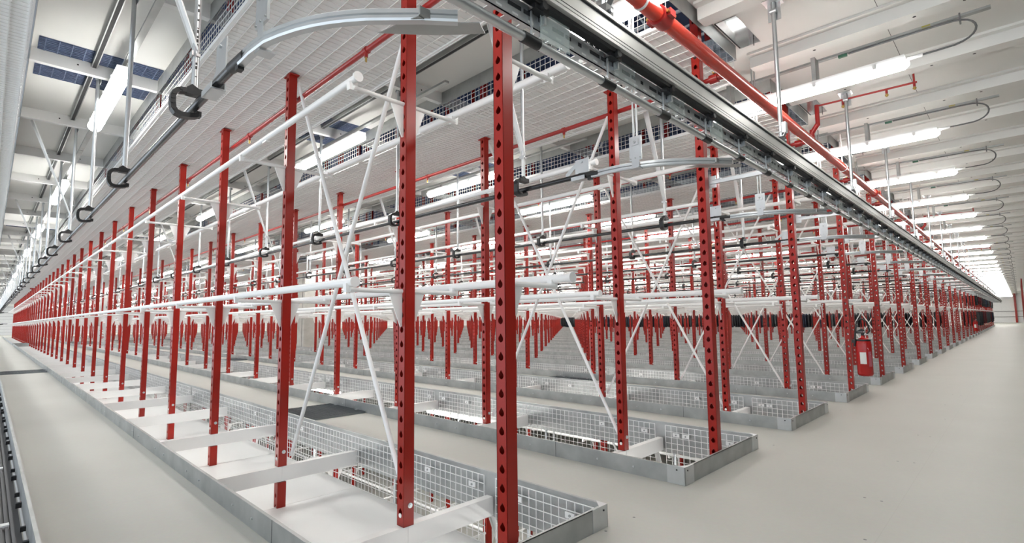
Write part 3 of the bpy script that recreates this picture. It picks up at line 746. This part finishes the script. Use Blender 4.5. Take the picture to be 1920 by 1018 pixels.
# ------------------------------------------------------------------ fire extinguishers
def extinguisher(loc, label):
    t = thing('fire_extinguisher', label, 'fire extinguisher', loc, 'fire extinguishers on the rack ends')
    m = MB(); m.lathe([(0.0, 0.0), (0.055, 0.0), (0.076, 0.012), (0.083, 0.03), (0.083, 0.385), (0.078, 0.42), (0.060, 0.448), (0.030, 0.465), (0.022, 0.468), (0.022, 0.49), (0.0, 0.49)], n=28)
    ob('cylinder', m.mesh('cylinder', [EXT]), t)
    m = MB(); m.cyl((0, 0, 0.485), (0, 0, 0.525), 0.020, 12, 0); m.box(-0.075, 0.02, -0.012, 0.012, 0.515, 0.532, 0); m.prism([(-0.075, 0.535), (-0.01, 0.575), (0.02, 0.56), (0.02, 0.54)], 'y', -0.01, 0.01, 0); m.cyl((0.0, 0, 0.505), (0.055, 0, 0.505), 0.012, 10, 1)
    ob('valve', m.mesh('valve', [BLACK, BRIGHT]), t)
    m = MB(); m.sweep([(0.04, 0, 0.505), (0.075, -0.01, 0.55), (0.055, -0.03, 0.66), (0.0, -0.04, 0.70), (-0.05, -0.04, 0.66), (-0.07, -0.045, 0.52), (-0.085, -0.045, 0.36)], [(0.010*math.cos(math.pi*i/4), 0.010*math.sin(math.pi*i/4)) for i in range(8)], 0, up=(0,1,0), smooth=True)
    ob('hose', m.mesh('hose', [BLACK]), t)
    m = MB()
    def patch(a0, a1, z0, z1, mm):
        k = 6; vs = []
        for i in range(k+1):
            w = math.radians(a0 + (a1-a0)*i/k); vs += [(0.0838*math.cos(w), 0.0838*math.sin(w), z0), (0.0838*math.cos(w), 0.0838*math.sin(w), z1)]
        m.add(vs, [(2*i, 2*i+2, 2*i+3, 2*i+1) for i in range(k)], mm, True)
    patch(-112, -66, 0.15, 0.29, 0); patch(-50, -22, 0.12, 0.30, 1)
    vs = []
    for w, z in ((-56, 0.345), (-50, 0.345), (-27, 0.262), (-33, 0.262)): vs.append((0.0842*math.cos(math.radians(w)), 0.0842*math.sin(math.radians(w)), z))
    m.add(vs, [(0, 3, 2, 1)], 2)
    ob('paper_label', m.mesh('paper_label', [LABELW, mat('pink_print', (0.45, 0.10, 0.14), 0.4), mat('pale_pink_print', (0.72, 0.45, 0.45), 0.4)]), t)
    m = MB(); m.box(-0.115, -0.082, -0.02, 0.02, 0.40, 0.44, 0); m.cyl((0, 0, 0.425), (0, 0, 0.445), 0.080, 20, 0); ob('bracket', m.mesh('bracket', [BLACK]), t)
    return t
extinguisher((0.098, rowy(3) - 0.01, 0.262), 'large red fire extinguisher with black hose on the fourth rack end')
extinguisher((0.098, rowy(14) - 0.01, 0.262), 'small far-off red fire extinguisher on a rack end by the right aisle')

# ------------------------------------------------------------------ columns
m = MB(); m.box(-0.30, 0.30, -0.28, 0.28, 0, 3.2, 0); m.box(-0.3005, -0.27, -0.2805, -0.27, 0, 3.2, 0); m.cyl((0.12, -0.285, 0.0), (0.12, -0.285, 3.2), 0.008, 6, 1)
tag(ob('concrete_column', m.mesh('concrete_column', [CONC, CABLE]), None, (-17.95, aisley(4), 0)), 'raw grey concrete column standing among the racks left of the centre', 'column')
m = MB(); m.box(-0.19, 0.19, -0.155, 0.155, 0, 3.2, 0)
rr = random.Random(5)
for k in range(26):
    z = 0.25 + k * 0.055; u = rr.uniform(-0.10, -0.01); w = rr.uniform(0.04, 0.13)
    m.box(0.190, 0.1915, u, u+w, z, z+0.03, 1)
tag(ob('wrapped_column', m.mesh('wrapped_column', [FILM, mat('red_print', (0.50, 0.03, 0.05), 0.5)]), None, (-34.49, aisley(2) - 0.185, 0)), 'white film-wrapped column with a red print down it, far left between the racks', 'column')

# ------------------------------------------------------------------ garments on the far racks
def garment_mesh(ci, L, name):
    m = MB(); n = 12; prof = [(0.0, 0.045, 0.045), (-0.03, 0.07, 0.05), (-0.055, 0.15, 0.05), (-0.085, 0.205, 0.055), (-0.16, 0.215, 0.055), (-L*0.6, 0.20, 0.045), (-L, 0.215, 0.05)]
    vs = []
    for z, w, t in prof:
        for i in range(n):
            a = 2*math.pi*i/n; vs.append((t*math.sin(a), w*math.cos(a), z - 0.08))
    m.add(vs, [(i*n+j, i*n+(j+1)%n, (i+1)*n+(j+1)%n, (i+1)*n+j) for i in range(len(prof)-1) for j in range(n)], 0, True)
    m.add(vs[-n:], [tuple(range(n))], 0)
    for s_ in (-1, 1): m.sweep([(0, s_*0.19, -0.17), (0.01, s_*0.225, -0.35), (0.02, s_*0.235, -0.62)], [(0.035*math.cos(math.pi*i/3), 0.04*math.sin(math.pi*i/3)) for i in range(6)], 0, up=(1,0,0), smooth=True)
    m.sweep([(0, 0.0, -0.08), (0, 0.0, -0.03), (0, 0.018, -0.01), (0, 0.012, 0.012), (0, -0.006, 0.022)], [(0.002,0.002),(-0.002,0.002),(-0.002,-0.002),(0.002,-0.002)], 1, up=(1,0,0))
    return m.mesh(name, [CLOTH[ci], BRIGHT])
GM = [garment_mesh(c, l, 'garment') for c, l in ((0, 0.72), (1, 0.68), (2, 0.74), (0, 0.70), (3, 0.72), (4, 0.66))]
rg = random.Random(11)
cnt = 0
def hang(r, x, z, label, group, sy=-1):
    g = ob('garment', GM[rg.choice((0, 0, 1, 1, 2, 3, 3, 4, 5) if r > 15 else (0, 0, 1, 2, 3))], None, (x, rowy(r) + sy*0.325, z + 0.012)); g.rotation_euler = (0, 0, rg.uniform(-0.12, 0.12)); tag(g, label, 'garment', group)
for k in range(165):
    hang(15, -0.95 - k*0.14, 1.19, 'dark garment on the sixteenth rack, %s from its right end' % nth(k+1), 'dark garments along the first filled rack')
for r in range(16, NR - 1):
    for k in range(5):
        hang(r, 0.0 - k*0.13, 1.19, 'garment on the lower rail of %s, %s from the right' % (rack_phrase(r), nth(k+1)), 'garments at the ends of the far racks', 1)
    for k in range(4):
        hang(r, 0.0 - k*0.13, 2.207, 'garment on the upper rail of %s, %s from the right' % (rack_phrase(r), nth(k+1)), 'garments at the ends of the far racks', 1)

# ------------------------------------------------------------------ red posts on the far side of the right aisle
for k, r in enumerate(range(21, NR)):
    tag(ob('rack_post', ENDPOST, None, (1.70, rowy(r), 0)), 'red post along the right edge of the right aisle, %s from the camera' % nth(k+1), 'post', 'red posts right of the right aisle')

# ------------------------------------------------------------------ light and camera
W = bpy.data.worlds.new('World'); SC.world = W; W.use_nodes = True
bg = W.node_tree.nodes['Background']; bg.inputs['Color'].default_value = (0.82, 0.905, 1.0, 1); bg.inputs['Strength'].default_value = 1.75

cx, cy, cz = 1.49625, -1.51012, 1.0
yaw, pitch, roll, F = 0.79388, 0.093645, -0.012595, 963.47
f = Vector((-math.cos(yaw)*math.cos(pitch), math.sin(yaw)*math.cos(pitch), math.sin(pitch)))
r0 = f.cross(Vector((0,0,1))).normalized(); u0 = r0.cross(f)
c, s_ = math.cos(roll), math.sin(roll)
rt = c*r0 + s_*u0; up = -s_*r0 + c*u0
cam = bpy.data.cameras.new('camera'); cam.sensor_width = 36; cam.lens = F / 1920 * 36; cam.clip_start = 0.02; cam.clip_end = 300
co = bpy.data.objects.new('camera', cam); COL.objects.link(co)
co.matrix_world = Matrix(((rt.x, up.x, -f.x, cx), (rt.y, up.y, -f.y, cy), (rt.z, up.z, -f.z, cz), (0,0,0,1)))
SC.camera = co
vs_ = SC.view_settings
vs_.view_transform = 'Standard'; vs_.look = 'None'; vs_.exposure = 0.22; vs_.gamma = 1.0; vs_.use_curve_mapping = False
SC.cycles.max_bounces = 8; SC.cycles.diffuse_bounces = 5; SC.cycles.glossy_bounces = 3; SC.cycles.transparent_max_bounces = 8
SC.cycles.sample_clamp_indirect = 6.0
SC.cycles.caustics_reflective = False; SC.cycles.caustics_refractive = False
